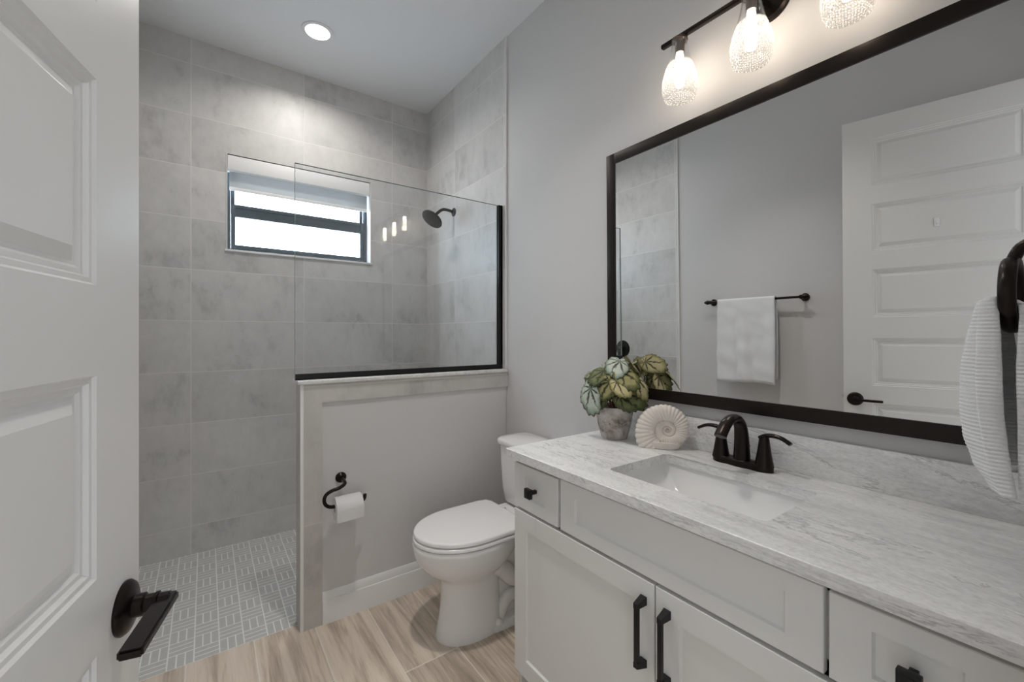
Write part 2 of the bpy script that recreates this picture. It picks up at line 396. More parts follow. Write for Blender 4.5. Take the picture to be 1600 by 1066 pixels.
def paneled(bm, mat, us, vs, cells, prof, thick, back=True):
    """slab with sunk panels: local (u, v, n) axes, front at n=0, body to n=-thick; cells=(i,j); prof=[(inset, depth)]"""
    t = bmesh.new(); V = {}
    def vt(i, j):
        if (i, j) not in V: V[i, j] = t.verts.new((us[i], vs[j], 0))
        return V[i, j]
    nu, nv = len(us)-1, len(vs)-1
    for i in range(nu):
        for j in range(nv):
            ring = [vt(i, j), vt(i+1, j), vt(i+1, j+1), vt(i, j+1)]
            if (i, j) not in cells: t.faces.new(ring); continue
            for ins, dep in prof:
                r2 = [t.verts.new((us[i]+ins, vs[j]+ins, -dep)), t.verts.new((us[i+1]-ins, vs[j]+ins, -dep)),
                      t.verts.new((us[i+1]-ins, vs[j+1]-ins, -dep)), t.verts.new((us[i]+ins, vs[j+1]-ins, -dep))]
                for k in range(4): t.faces.new((ring[k], ring[(k+1) % 4], r2[(k+1) % 4], r2[k]))
                ring = r2
            t.faces.new(ring)
    loop = [vt(i, 0) for i in range(nu+1)] + [vt(nu, j) for j in range(1, nv+1)] + [vt(i, nv) for i in range(nu-1, -1, -1)] + [vt(0, j) for j in range(nv-1, 0, -1)]
    bk = [t.verts.new((v.co.x, v.co.y, -thick)) for v in loop]
    L = len(loop)
    for k in range(L): t.faces.new((loop[k], loop[(k+1) % L], bk[(k+1) % L], bk[k]))
    t.faces.new(bk)
    ed = [e for e in t.edges if e.verts[0] in set(loop) and e.verts[1] in set(loop) and len(e.link_faces) == 2 and abs(e.link_faces[0].normal.dot(e.link_faces[1].normal)) < 2 and e.is_valid]
    merge(bm, t, mat); return bm
def axes(o, u, v, n):
    m = Matrix.Identity(4)
    for i, a in enumerate((u, v, n, o)):
        for k in range(3): m[k][i] = a[k]
    return m
def struct(o, label, cat): return tag(o, label, cat, None, 'structure')

# ------------------------------------------------------------------ room shell
TH = 0.12
o = obj('floor', box(B(), (XL-TH, -0.12, -0.06), (XR+TH, 2.11, 0)), M['floor'], smooth=0)
struct(o, 'wood look plank tile floor of the bathroom', 'floor')
o = obj('floor_shower', box(B(), (XL-TH, 2.11, -0.06), (XR+TH, YB+.02, 0.0)), M['mosaic'], smooth=0)
struct(o, 'grey basketweave mosaic shower floor', 'floor')
o = obj('ceiling', box(B(), (XL-TH, -0.12, ZC), (XR+TH, YB+.15, ZC+.08)), M['ceil'], smooth=0)
struct(o, 'smooth white ceiling with a downlight', 'ceiling')
WX0, WX1, WZ0, WZ1 = 0.104, 0.985, 1.811, 2.412
bm = B()
box(bm, (XL-TH, YB, -0.06), (WX0, YB+.15, ZC)); box(bm, (WX1, YB, -0.06), (XR+TH, YB+.15, ZC))
box(bm, (WX0, YB, -0.06), (WX1, YB+.15, WZ0)); box(bm, (WX0, YB, WZ1), (WX1, YB+.15, ZC))
struct(obj('wall_back', bm, M['tile_b'], smooth=0), 'grey concrete look tile wall around the shower window', 'wall')
struct(obj('wall_right', box(B(), (XR, -0.12, -0.06), (XR+TH, YB, ZC)), M['wall'], smooth=0), 'pale grey painted wall behind mirror and vanity', 'wall')
struct(obj('wall_right_tile', box(B(), (XR-.009, YT, 0), (XR, YB, ZC)), M['tile_r'], smooth=0), 'grey tiled shower wall carrying the shower head', 'wall')
struct(obj('wall_left', box(B(), (XL-TH, -0.12, -0.06), (XL, YB, ZC)), M['wall'], smooth=0), 'pale grey painted wall behind the towel bar, seen in the mirror', 'wall')
struct(obj('wall_left_tile', box(B(), (XL, YT, 0), (XL+.009, YB, ZC)), M['tile_r'], smooth=0), 'grey tiled shower wall seen in the mirror', 'wall')
bm = B(); OX0, OX1, OZ = -0.285, 0.56, 2.46
box(bm, (XL, -.09, 0), (OX0, YW, ZC)); box(bm, (OX1, -.09, 0), (XR, YW, ZC)); box(bm, (OX0, -.09, OZ), (OX1, YW, ZC))
struct(obj('wall_front', bm, M['wall'], smooth=0), 'pale grey wall with the doorway and the towel ring', 'wall')
# tile edge strips
for i, (x0, x1) in enumerate(((XR-.0125, XR), (XL, XL+.0125))):
    struct(obj('trim_%d' % (i+1), box(B(), (x0, YT-.008, 0 if i else 1.096), (x1, YT, ZC), .002), M['trim']), ('slim white strip ending the tile on the right wall', 'slim white strip ending the tile on the left wall')[i], 'trim')
# half wall
HX = 0.335
pw = struct(obj('wall_partition', box(B(), (HX+.01, YH0+.01, 0), (XR-.009, YH1-.01, 1.080)), M['wall'], smooth=0), 'painted half wall between toilet and shower', 'wall')
bm = B()
box(bm, (HX+.012, YH0, 0), (0.424, YH0+.0101, 1.080)); box(bm, (0.424, YH0, 0.995), (XR-.001, YH0+.0101, 1.080))
box(bm, (HX, YH0+.006, 0), (HX+.0101, YH1-.001, 1.080)); box(bm, (HX+.006, YH1-.0101, 0.0), (XR-.009, YH1, 1.080))
obj('tile_border', bm, M['tile_h'], pw, smooth=0)
obj('corner_strip', box(B(), (HX-.001, YH0-.001, 0), (HX+.0125, YH0+.008, 1.079), .002), M['trim'], pw)
struct(obj('trim_3', box(B(), (HX-.012, YH0-.012, 1.080), (XR-.009, YH1+.012, 1.096), .003), M['cap']), 'white marble cap on top of the half wall', 'trim')
# baseboards
def baseboard(name, p0, p1, nrm, label):
    prof = [(0, 0), (.017, 0), (.017, .100), (.016, .104), (.012, .106), (.012, .116), (.010, .122), (.010, .125), (.006, .134), (.004, .140), (.0, .141)]
    bm = B(); p0, p1, nrm = Vector(p0), Vector(p1), Vector(nrm)
    r0 = [bm.verts.new(p0 + nrm*a + Vector((0, 0, z))) for a, z in prof]; r1 = [bm.verts.new(p1 + nrm*a + Vector((0, 0, z))) for a, z in prof]
    n = len(prof)
    for k in range(n): bm.faces.new((r0[k], r0[(k+1) % n], r1[(k+1) % n], r1[k]))
    bm.faces.new(r0); bm.faces.new(r1)
    struct(obj(name, bm, M['trim'], smooth=25), label, 'baseboard')
baseboard('baseboard_partition', (0.424, YH0+.0101, 0), (XR-.0005, YH0+.0101, 0), (0, -1, 0), 'white moulded baseboard along the half wall')
baseboard('baseboard_right', (XR, 1.27, 0), (XR, 2.039, 0), (-1, 0, 0), 'white moulded baseboard behind the toilet')
baseboard('baseboard_left', (XL, 0.05, 0), (XL, YT-.01, 0), (1, 0, 0), 'white moulded baseboard under the towel bar')

# ------------------------------------------------------------------ window
win = thing('window_1', 'dark metal framed window high in the shower wall', 'window', ((WX0+WX1)/2, YB+.1, WZ0), None, 'structure')
y0, y1 = YB+.085, YB+.125
def ring(x0, x1, z0, z1, w, ya, yb, bev=.002):
    bm = B()
    box(bm, (x0, ya, z0), (x0+w, yb, z1), bev); box(bm, (x1-w, ya, z0), (x1, yb, z1), bev)
    box(bm, (x0+w-.001, ya, z0), (x1-w+.001, yb, z0+w), bev); box(bm, (x0+w-.001, ya, z1-w), (x1-w+.001, yb, z1), bev); return bm
obj('window_frame', ring(WX0+.002, WX1-.002, WZ0+.012, WZ1-.002, .022, y0, y1), M['winframe'], win)
bm = ring(WX0+.026, WX1-.026, WZ0+.036, 2.128, .024, y0+.004, y1-.012); box(bm, (WX0+.049, y0+.006, 2.050), (WX1-.049, y1-.014, 2.106))
s = obj('lower_sash', bm, M['winframe'], win)
obj('pane', box(B(), (WX0+.05, y0+.014, WZ0+.06), (WX1-.05, y0+.018, 2.052)), M['pane'], s, smooth=0)
s = obj('upper_sash', ring(WX0+.026, WX1-.026, 2.072, WZ1-.026, .022, y0+.032, y1), M['winframe'], win)
obj('pane', box(B(), (WX0+.048, y0+.037, 2.094), (WX1-.048, y0+.041, WZ1-.048)), M['pane'], s, smooth=0)
obj('sill', box(B(), (WX0-.008, YB-.008, WZ0-.001), (WX1+.008, YB+.085, WZ0+.012), .002), M['trim'], win)
bm = B(); box(bm, (WX1-.004, YB-.003, WZ0+.012), (WX1+.0005, YB+.085, WZ1)); box(bm, (WX0-.0005, YB-.003, WZ0+.012), (WX0+.004, YB+.085, WZ1))
obj('reveal', bm, M['trim'], win, smooth=0)
rs = thing('roller_blind', 'white roller blind pulled a little way down inside the shower window', 'blind', ((WX0+WX1)/2, YB+.04, WZ1))
obj('cassette', box(B(), (WX0+.006, YB+.004, 2.318), (WX1-.006, YB+.07, WZ1-.004), .004), M['trim'], rs)
obj('fabric', box(B(), (WX0+.016, YB+.046, 2.222), (WX1-.016, YB+.048, 2.320)), M['fabric'], rs, smooth=0)
obj('hem_bar', box(B(), (WX0+.016, YB+.041, 2.202), (WX1-.016, YB+.053, 2.224), .003), M['trim'], rs)

# ------------------------------------------------------------------ downlight
def downlight(x, y, label, watts, spread):
    t = thing('recessed_light', label, 'ceiling light', (x, y, ZC), 'recessed ceiling lights')
    obj('trim_ring', lathe(B(), [(.064, -.001), (.066, -.006), (.080, -.007), (.086, -.004), (.0865, -.0005), (.064, -.0005)], (x, y, ZC)), M['ceil'], t)
    obj('lens', lathe(B(), [(0, -.004), (.045, -.0045), (.0645, -.003), (.0645, -.001), (0, -.001)], (x, y, ZC)), M['can'], t)
    ld = bpy.data.lights.new('downlight_beam', 'AREA'); ld.shape = 'DISK'; ld.size = .12; ld.energy = watts; ld.color = (1.0, 0.965, 0.925); ld.spread = math.radians(spread)
    lo = bpy.data.objects.new('downlight_beam', ld); C.objects.link(lo); lo.parent = t; lo.location = (0, 0, -.008)
    return t
downlight(.525, 2.655, 'round lit recessed ceiling light above the shower', CAN_W, 150)
downlight(.58, 1.22, 'added round recessed ceiling light, out of view, over the open floor before the toilet', CAN_ADDED_W, 96)  # added lamp out of view, brightens the floor, toilet lid and half wall

# ------------------------------------------------------------------ shower glass
gp = thing('shower_screen', 'clear fixed glass screen in black channels on the half wall', 'shower screen', (.87, YG, 1.096))
obj('glass', box(B(), (.322, YG-.005, 1.100), (1.418, YG+.005, 2.060), .0012, 1), M['glass'], gp, smooth=0)
bm = B(); box(bm, (.3205, YG-.0048, 1.122), (.322, YG+.0048, 2.0612)); box(bm, (.322, YG-.0048, 2.0600), (1.402, YG+.0048, 2.0612))
obj('polished_edge', bm, M['edge'], gp, smooth=0)
bm = B(); x0, x1 = .322, XR-.009
box(bm, (x0, YG-.011, 1.0962), (x1, YG-.0052, 1.122)); box(bm, (x0, YG+.0052, 1.0962), (x1, YG+.011, 1.122)); box(bm, (x0, YG-.011, 1.0962), (x1, YG+.011, 1.0998))
obj('bottom_channel', bm, M['matte'], gp, smooth=0)
bm = B()
box(bm, (1.402, YG-.011, 1.122), (x1, YG-.0052, 2.062)); box(bm, (1.402, YG+.0052, 1.122), (x1, YG+.011, 2.062)); box(bm, (1.4185, YG-.011, 1.122), (x1, YG+.011, 2.062))
obj('wall_channel', bm, M['matte'], gp, smooth=0)

# ------------------------------------------------------------------ shower head and valve
XT = XR-.009; SY = 2.70
sh = thing('showerhead', 'round black shower head on a bent arm from the tiled wall', 'shower head', (XT, SY, 2.165))
obj('flange', lathe(B(), [(0, 0), (.030, 0), (.030, .004), (.022, .010), (.013, .013), (0, .013)], (XT, SY, 2.165), (-1, 0, 0), 28), M['matte'], sh)
obj('arm', tube(B(), smooth_path([(XT-.005, SY, 2.165), (1.385, SY, 2.172), (1.345, SY, 2.170), (1.315, SY, 2.150), (1.285, SY, 2.120)]), .0105), M['matte'], sh)
hd = Vector((-.62, -.10, -.78)).normalized(); hp = Vector((1.287, SY, 2.122))
h_ = obj('head', lathe(B(), [(0, -.004), (.014, 0), (.017, .012), (.024, .022), (.060, .030), (.074, .036), (.077, .042), (.075, .048), (.068, .050), (0, .050)], hp, hd, 44), M['matte'], sh)
a, b = frame_of(hd); bm = B()
for rr, cnt in ((.012, 6), (.026, 12), (.040, 18), (.054, 24), (.065, 30)):
    for k in range(cnt):
        p = hp + hd*.050 + a*rr*math.cos(2*PI*k/cnt) + b*rr*math.sin(2*PI*k/cnt)
        lathe(bm, [(.0024, 0), (.0016, .003), (0, .003)], p, hd, 6)
obj('nozzles', bm, metal('grey_rubber', (0.05, 0.05, 0.05), .7, 0), h_)
vy, vz, vx = 2.64, 1.13, XL+.009
sv = thing('shower_valve', 'round black shower valve on the left tiled wall, beside the door edge', 'shower valve', (vx, vy, vz))
obj('plate', lathe(B(), [(0, 0), (.078, 0), (.078, .004), (.070, .008), (.030, .012), (0, .012)], (vx, vy, vz), (1, 0, 0), 40), M['matte'], sv)
obj('handle_hub', lathe(B(), [(0, .011), (.026, .011), (.024, .060), (.020, .066), (0, .066)], (vx, vy, vz), (1, 0, 0), 28), M['matte'], sv)
obj('lever', tube(B(), [(vx+.058, vy, vz-.01), (vx+.070, vy, vz-.055), (vx+.075, vy, vz-.085)], [.008, .007, .006]), M['matte'], sv)

# ------------------------------------------------------------------ toilet paper
yw = YH0+.010; ty = 1.972
tp = thing('toilet_paper_holder', 'dark bronze curved toilet paper holder on the half wall', 'paper holder', (.507, yw, .64))
obj('rosette', lathe(B(), [(0, 0), (.024, 0), (.024, .004), (.019, .010), (.012, .016), (0, .016)], (.505, yw, .642), (0, -1, 0), 28), M['bronze'], tp)
obj('arm', tube(B(), smooth_path([(.505, yw-.006, .642), (.505, ty+.02, .640), (.500, ty+.001, .634), (.478, ty, .622), (.448, ty, .616), (.424, ty, .603), (.416, ty, .582), (.422, ty, .560), (.440, ty, .547), (.462, ty, .545), (.50, ty, .545), (.56, ty, .545), (.580, ty, .546), (.588, ty, .556), (.590, ty, .572)], 5), .0078), M['bronze'], tp)
bm = B(); rz = .545-.0108; ro, ri = .050, .0195; rx0, rx1 = .458, .572
lathe(bm, [(ri, 0), (ro-.002, 0), (ro, .002), (ro, rx1-rx0-.002), (ro-.002, rx1-rx0), (ri, rx1-rx0), (ri, 0)], (rx0, ty, rz), (1, 0, 0), 44)
tr = obj('toilet_paper_roll', bm, M['paper']); tag(tr, 'white toilet paper roll on the bronze holder', 'toilet paper')
bm = B(); pts = [(ty-ro-.0004, rz), (ty-ro-.001, rz-.02), (ty-ro+.001, rz-.048)]
g0 = [bm.verts.new((rx0, y, z)) for y, z in pts]; g1 = [bm.verts.new((rx1, y, z+.004)) for y, z in pts]
g2 = [bm.verts.new((rx0, y+.001, z)) for y, z in pts]; g3 = [bm.verts.new((rx1, y+.001, z+.004)) for y, z in pts]
for k in range(2):
    bm.faces.new((g0[k], g0[k+1], g1[k+1], g1[k])); bm.faces.new((g2[k], g2[k+1], g3[k+1], g3[k]))
obj('loose_sheet', bm, M['paper'], tr)

# ------------------------------------------------------------------ toilet
TY = 1.655; TX = XR - .008
toi = thing('toilet', 'white two piece toilet with closed lid beside the vanity', 'toilet', (TX-.45, TY, 0))
def egg(s0, s1, hw, n=48, back=2.6, sc=None):
    """outline between distances s0 (back) and s1 (front) from the wall"""
    sc = sc if sc is not None else lerp(s0, s1, .45); out = []
    for k in range(n):
        a = 2*PI*k/n; cx, cy = math.cos(a), math.sin(a)
        e = 2.0 if cx > 0 else back
        r = (abs(cx)**e + abs(cy)**e) ** (-1/e)
        s = sc + (s1-sc if cx > 0 else sc-s0)*cx*r
        out.append((s, hw*cy*r))
    return out
def loft(bm, levels, n=48, capb=True, capt=True):
    rings = []
    for z, ol in levels: rings.append([bm.verts.new((TX-s, TY+y, z)) for s, y in ol])
    for r0, r1 in zip(rings, rings[1:]):
        for k in range(n): bm.faces.new((r0[k], r0[(k+1) % n], r1[(k+1) % n], r1[k]))
    if capb: bm.faces.new(rings[0])
    if capt: bm.faces.new(rings[-1])
    return bm
bm = B()
loft(bm, [(0, egg(.34, .634, .107, sc=.48, back=3.4)), (.012, egg(.34, .636, .108, sc=.48, back=3.4)), (.05, egg(.345, .626, .103, sc=.48, back=3.4)), (.12, egg(.35, .614, .097, sc=.48, back=3.4)), (.20, egg(.35, .608, .094, sc=.48, back=3.2)),
          (.245, egg(.345, .612, .097, sc=.48, back=3)), (.262, egg(.34, .625, .109, sc=.49, back=2.8)), (.285, egg(.335, .660, .133, sc=.49)), (.315, egg(.31, .694, .158, sc=.49)), (.345, egg(.29, .716, .174, sc=.49)), (.375, egg(.27, .728, .183, sc=.49)),
          (.405, egg(.26, .733, .187, sc=.49)), (.420, egg(.26, .733, .187, sc=.49)), (.426, egg(.262, .728, .183, sc=.49))])
# rear body, deck under the tank, foot flange, trapway
loft(bm, [(0.0, egg(.16, .50, .060, back=4)), (.25, egg(.14, .50, .055, back=4)), (.33, egg(.10, .48, .075, back=4)), (.385, egg(.05, .45, .125, back=5)), (.432, egg(.03, .40, .15, back=6))])
loft(bm, [(0, egg(.15, .56, .112, back=4)), (.020, egg(.15, .56, .112, back=4)), (.030, egg(.155, .55, .102, back=4))])
for sg in (1, -1):
    path = [(.46, .045, .27), (.41, .060, .275), (.35, .064, .25), (.30, .064, .20), (.25, .060, .17), (.20, .05, .16)]
    tube(bm, smooth_path([(TX-s, TY+sg*y, z) for s, y, z in path], 5), .040, 16)
    path = [(.365, .058, .02), (.345, .064, .08), (.305, .066, .115), (.25, .064, .09), (.22, .058, .03)]
    tube(bm, smooth_path([(TX-s, TY+sg*y, z) for s, y, z in path], 5), .030, 16)
bl = obj('bowl', bm, M['china'], toi, 50)
for sg in (1, -1):
    obj('bolt_cap', lathe(B(), [(.017, 0), (.017, .006), (.013, .016), (.006, .021), (0, .022)], (TX-.385, TY+sg*.098, .028), (0, 0, 1), 20), M['seat'], bl)
def slab(z0, z1, s0, s1, hw, back=11, e=.006, sc=.50):
    return loft(B(), [(z0, egg(s0+e, s1-e, hw-e, back=back, sc=sc)), (z0+e*.6, egg(s0, s1, hw, back=back, sc=sc)), (z1-e, egg(s0, s1, hw, back=back, sc=sc)), (z1-e*.3, egg(s0+e*.5, s1-e*.5, hw-e*.5, back=back, sc=sc)), (z1, egg(s0+e*2, s1-e*2, hw-e*2, back=back, sc=sc))])
obj('seat', slab(.428, .446, .255, .732, .187), M['seat'], toi, 50)
obj('lid', slab(.448, .468, .265, .728, .185), M['seat'], toi, 50)
for sg in (1, -1):
    obj('hinge', tube(B(), [(TX-.252, TY+sg*.09, .449), (TX-.252, TY+sg*.05, .449)], .010, 14), M['seat'], toi)
def rrect(s0, s1, hw, r, n=12):
    out = []
    for cx, cy, a0 in ((s1-r, hw-r, 0), (s0+r, hw-r, 90), (s0+r, -hw+r, 180), (s1-r, -hw+r, 270)):
        for k in range(n): out.append((cx + r*math.cos(math.radians(a0+90*k/(n-1))), cy + r*math.sin(math.radians(a0+90*k/(n-1)))))
    return out
obj('tank', loft(B(), [(.434, rrect(.03, .165, .165, .05)), (.45, rrect(.015, .185, .178, .05)), (.52, rrect(.008, .194, .187, .05)), (.65, rrect(.006, .199, .195, .05)), (.738, rrect(.006, .201, .198, .05))]), M['china'], toi, 50)
obj('tank_lid', loft(B(), [(.736, rrect(.003, .208, .203, .05)), (.741, rrect(.001, .213, .208, .052)), (.756, rrect(.001, .213, .208, .052)), (.763, rrect(.004, .209, .204, .05)), (.767, rrect(.012, .200, .196, .05))]), M['china'], toi, 50)

# ------------------------------------------------------------------ vanity
VY0, VY1 = .058, 1.238; FX = .900
van = thing('vanity_cabinet', 'white shaker vanity cabinet with black hardware under the stone counter', 'cabinet', (1.17, .65, 0))
bm = B()
box(bm, (FX+.02, VY1-.018, 0), (XR-.001, VY1, .858)); box(bm, (FX+.02, VY0, 0), (XR-.001, VY0+.018, .858)); box(bm, (FX+.04, VY0+.018, .10), (XR-.001, VY1-.018, .118))
box(bm, (FX+.075, VY0+.018, 0), (FX+.09, VY1-.018, .10)); box(bm, (XR-.008, VY0+.018, .118), (XR-.001, VY1-.018, .858))
for ya, yb, za, zb in ((VY0, VY1, .10, .125), (VY0, VY1, .665, .71), (VY0, VY1, .835, .858), (VY0, VY0+.03, .12, .84), (VY1-.03, VY1, .12, .84), (.98, 1.024, .68, .84), (.272, .312, .68, .84)):
    box(bm, (FX+.0185, ya, za), (FX+.038, yb, zb))
obj('carcass', bm, M['gap'], van, smooth=0)
SHAKER = [(.0035, .007)]
def front(name, y0, y1, z0, z1, my, mz, parent):
    bm = B(); mt = axes((FX, y1, z0), (0, -1, 0), (0, 0, 1), (-1, 0, 0)); W, H = y1-y0, z1-z0
    paneled(bm, mt, [0, .0015, my, W-my, W-.0015, W], [0, .0015, mz, H-mz, H-.0015, H], {(2, 2)}, SHAKER, .018)
    # ease the outer edge
    for v in bm.verts:
        if abs(v.co.x-FX) < 1e-5 and (min(abs(v.co.y-y0), abs(v.co.y-y1)) < 1e-5 or min(abs(v.co.z-z0), abs(v.co.z-z1)) < 1e-5): v.co.x += .0018
    return obj(name, bm, M['white'], parent, 30)
def knob(y, z, parent):
    bm = B(); box(bm, (FX-.020, y-.006, z-.006), (FX+.007, y+.006, z+.006), .001)
    box(bm, (FX-.033, y-.015, z-.016), (FX-.019, y+.015, z+.016), .002)
    box(bm, (FX-.0345, y-.0095, z-.0105), (FX-.032, y+.0095, z+.0105), .0008)
    k = obj('knob', bm, M['matte'], parent); k['label'] = 'square black knob'
def pull(y, z0, z1, parent):
    bm = B()
    box(bm, (FX-.034, y-.0055, z0+.004), (FX-.023, y+.0055, z1-.004), .0012)
    for z, sg in ((z0, 1), (z1, -1)):
        t = bmesh.new(); zi = z + sg*.016
        v = [t.verts.new(p) for p in ((FX-.0345, y-.006, z+sg*.003), (FX-.0345, y+.006, z+sg*.003), (FX-.0345, y+.006, zi), (FX-.0345, y-.006, zi),
                                      (FX-.0005, y-.0095, z-sg*.006), (FX-.0005, y+.0095, z-sg*.006), (FX-.0005, y+.0095, zi-sg*.002), (FX-.0005, y-.0095, zi-sg*.002))]
        for f in ((0, 1, 2, 3), (4, 5, 6, 7), (0, 1, 5, 4), (1, 2, 6, 5), (2, 3, 7, 6), (3, 0, 4, 7)): t.faces.new([v[i] for i in f])
        merge(bm, t)
    k = obj('pull', bm, M['matte'], parent); k['label'] = 'black bar pull'
d1 = front('drawer', 1.008, 1.238, .690, .844, .065, .038, van); knob(1.125, .768, d1)
front('false_front', .296, .996, .690, .848, .063, .039, van)
d2 = front('drawer', .060, .288, .690, .844, .060, .038, van); knob(.176, .768, d2)
a1 = front('door', .652, 1.238, .104, .680, .064, .062, van); pull(.682, .468, .634, a1)
a2 = front('door', .060, .648, .104, .680, .064, .062, van); pull(.614, .468, .634, a2)

# countertop with sink cut-out
CZ0, CZ1 = .860, .890; CX0 = .8795; CY0, CY1 = YW+.001, 1.265
SX0, SX1, SYa, SYb = .992, 1.288, .430, .886
def rr(x0, x1, y0, y1, r, n=6):
    out = []
    for cx, cy, a0 in ((x1-r, y1-r, 0), (x0+r, y1-r, 90), (x0+r, y0+r, 180), (x1-r, y0+r, 270)):
        for k in range(n+1): out.append((cx + r*math.cos(math.radians(a0+90*k/n)), cy + r*math.sin(math.radians(a0+90*k/n))))
    return out
def plate(outer, inner, z0, z1, e=.002):
    bm = B()
    def lp(pts, z): return [bm.verts.new((x, y, z)) for x, y in pts]
    def ins(pts, d):
        cx = sum(p[0] for p in pts)/len(pts); cy = sum(p[1] for p in pts)/len(pts)
        return [(x + math.copysign(d, cx-x), y + math.copysign(d, cy-y)) for x, y in pts]
    loops = []
    for pts, sg in ((outer, 1), (inner, -1)):
        a, b, c = lp(pts, z0), lp(pts, z1-e), lp(ins(pts, e*sg), z1)
        n = len(pts)
        for r0, r1 in ((a, b), (b, c)):
            for k in range(n): bm.faces.new((r0[k], r0[(k+1) % n], r1[(k+1) % n], r1[k]))
        loops.append((a, c))
    for i in (0, 1):
        ed = []
        for L in loops:
            r = L[i]; ed += [bm.edges.get((r[k], r[(k+1) % len(r)])) for k in range(len(r))]
        bmesh.ops.triangle_fill(bm, edges=ed, use_beauty=True)
    return bm
ct = obj('countertop', plate(rr(CX0, XR-.0005, CY0, CY1, .004, 2), rr(SX0, SX1, SYa, SYb, .018), CZ0, CZ1), M['counter'], smooth=25)
tag(ct, 'pale grey veined stone countertop with a rectangular sink cut-out', 'countertop')
bsx = XR-.020
o = obj('backsplash', box(B(), (bsx, CY0, CZ1), (XR-.0005, CY1, 1.000), .002), M['counter']); tag(o, 'low stone backsplash strip running under the mirror', 'backsplash')
# sink
bm = B()
lv = [(0.858, -.006, .020), (.835, -.005, .022), (.80, .012, .03), (.765, .045, .04), (.748, .085, .04), (.742, .11, .03)]
rings = []
for z, i, r in lv:
    rings.append([bm.verts.new((x, y, z)) for x, y in rr(SX0+i*.8, SX1-i*.8, SYa+i*1.4, SYb-i*1.4, r)])
n = len(rings[0])
for r0, r1 in zip(rings, rings[1:]):
    for k in range(n): bm.faces.new((r0[k], r0[(k+1) % n], r1[(k+1) % n], r1[k]))
bm.faces.new(rings[-1])
# rim flange and outer skin
rim = [bm.verts.new((x, y, .8585)) for x, y in rr(SX0-.022, SX1+.022, SYa-.022, SYb+.022, .03)]
for k in range(n): bm.faces.new((rings[0][k], rings[0][(k+1) % n], rim[(k+1) % n], rim[k]))
out = [rim] + [[bm.verts.new((x, y, z)) for x, y in rr(SX0+i*.8, SX1-i*.8, SYa+i*1.4, SYb-i*1.4, r)] for z, i, r in ((.845, -.016, .03), (.80, 0.0, .03), (.755, .035, .04), (.735, .08, .03))]
for r0, r1 in zip(out, out[1:]):
    for k in range(n): bm.faces.new((r0[k], r0[(k+1) % n], r1[(k+1) % n], r1[k]))
bm.faces.new(out[-1])
snk = thing('sink', 'white rectangular undermount sink set into the stone counter', 'sink', (1.14, .658, .86))
obj('basin', bm, M['china'], snk, 50)
obj('drain', lathe(B(), [(0, .003), (.020, .003), (.028, .0015), (.030, 0), (0, 0)], (1.15, .658, .7422), (0, 0, 1), 28), M['bronze'], snk)

# faucet
fx, fy, fz = 1.362, .665, CZ1
fc = thing('faucet', 'dark bronze two handle faucet with arched spout behind the sink', 'faucet', (fx, fy, fz))
def lobes(w, h0):
    out = []
    N = 60
    for k in range(N):
        a = 2*PI*k/N; cx, cy = math.cos(a), math.sin(a)
        L = .066 + .026*w
        y = L*cy*1.0; hwid = (.021 + .006*abs(math.cos(PI*y/.066)))*w
        x = hwid*(1-abs(cy)**4)**.5*math.copysign(1, cx) if abs(cx) > 1e-9 else 0
        out.append((fx+x, fy+y))
    return out
bm = B(); rings = []
for z, wd in ((0, 1.0), (.012, 1.0), (.018, .95), (.021, .85)): rings.append([bm.verts.new((x, y, fz+z)) for x, y in lobes(wd, z)])
for r0, r1 in zip(rings, rings[1:]):
    n = len(r0)
    for k in range(n): bm.faces.new((r0[k], r0[(k+1) % n], r1[(k+1) % n], r1[k]))
bm.faces.new(rings[0]); bm.faces.new(rings[-1])
obj('base_plate', bm, M['bronze'], fc, 50)
sp = smooth_path([(fx, fy, fz+.012), (fx, fy, fz+.05), (fx-.002, fy, fz+.095), (fx-.012, fy, fz+.130), (fx-.035, fy, fz+.151), (fx-.066, fy, fz+.153), (fx-.096, fy, fz+.140), (fx-.120, fy, fz+.118), (fx-.128, fy, fz+.108)], 5)
fl = []
for i in range(len(sp)):
    t = i/(len(sp)-1); fl.append((lerp(.025, .0175, min(1, t*2.2)) - .0 + .003*max(0, t-.6), lerp(.025, .0125, min(1, t*2.0))))
obj('spout', tube(B(), sp, 1, 24, True, fl, (1, 0, 0)), M['bronze'], fc, 50)
for sg in (1, -1):
    hy = fy + sg*.066
    h = obj('handle', lathe(B(), [(.0265, .014), (.0255, .020), (.0225, .035), (.0185, .06), (.0150, .085), (.0135, .098), (.011, .105), (0, .107)], (fx, hy, fz), (0, 0, 1), 32), M['bronze'], fc)
    pth = smooth_path([(fx, hy-sg*.012, fz+.096), (fx, hy+sg*.004, fz+.106), (fx-.002, hy+sg*.026, fz+.110), (fx-.004, hy+sg*.050, fz+.107), (fx-.006, hy+sg*.074, fz+.095)], 5)
    N = len(pth); obj('lever', tube(B(), pth, 1, 16, True, [(lerp(.0085, .0095, i/(N-1)), lerp(.0075, .0048, i/(N-1))) for i in range(N)], (0, 0, 1)), M['bronze'], h, 50)
bm = B(); tube(bm, [(fx+.030, fy-.004, fz+.019), (fx+.030, fy-.004, fz+.055)], .0028, 10); lathe(bm, [(0, 0), (.006, .002), (.007, .007), (.004, .012), (0, .013)], (fx+.030, fy-.004, fz+.053), (0, 0, 1), 16)
obj('lift_rod', bm, M['bronze'], fc)

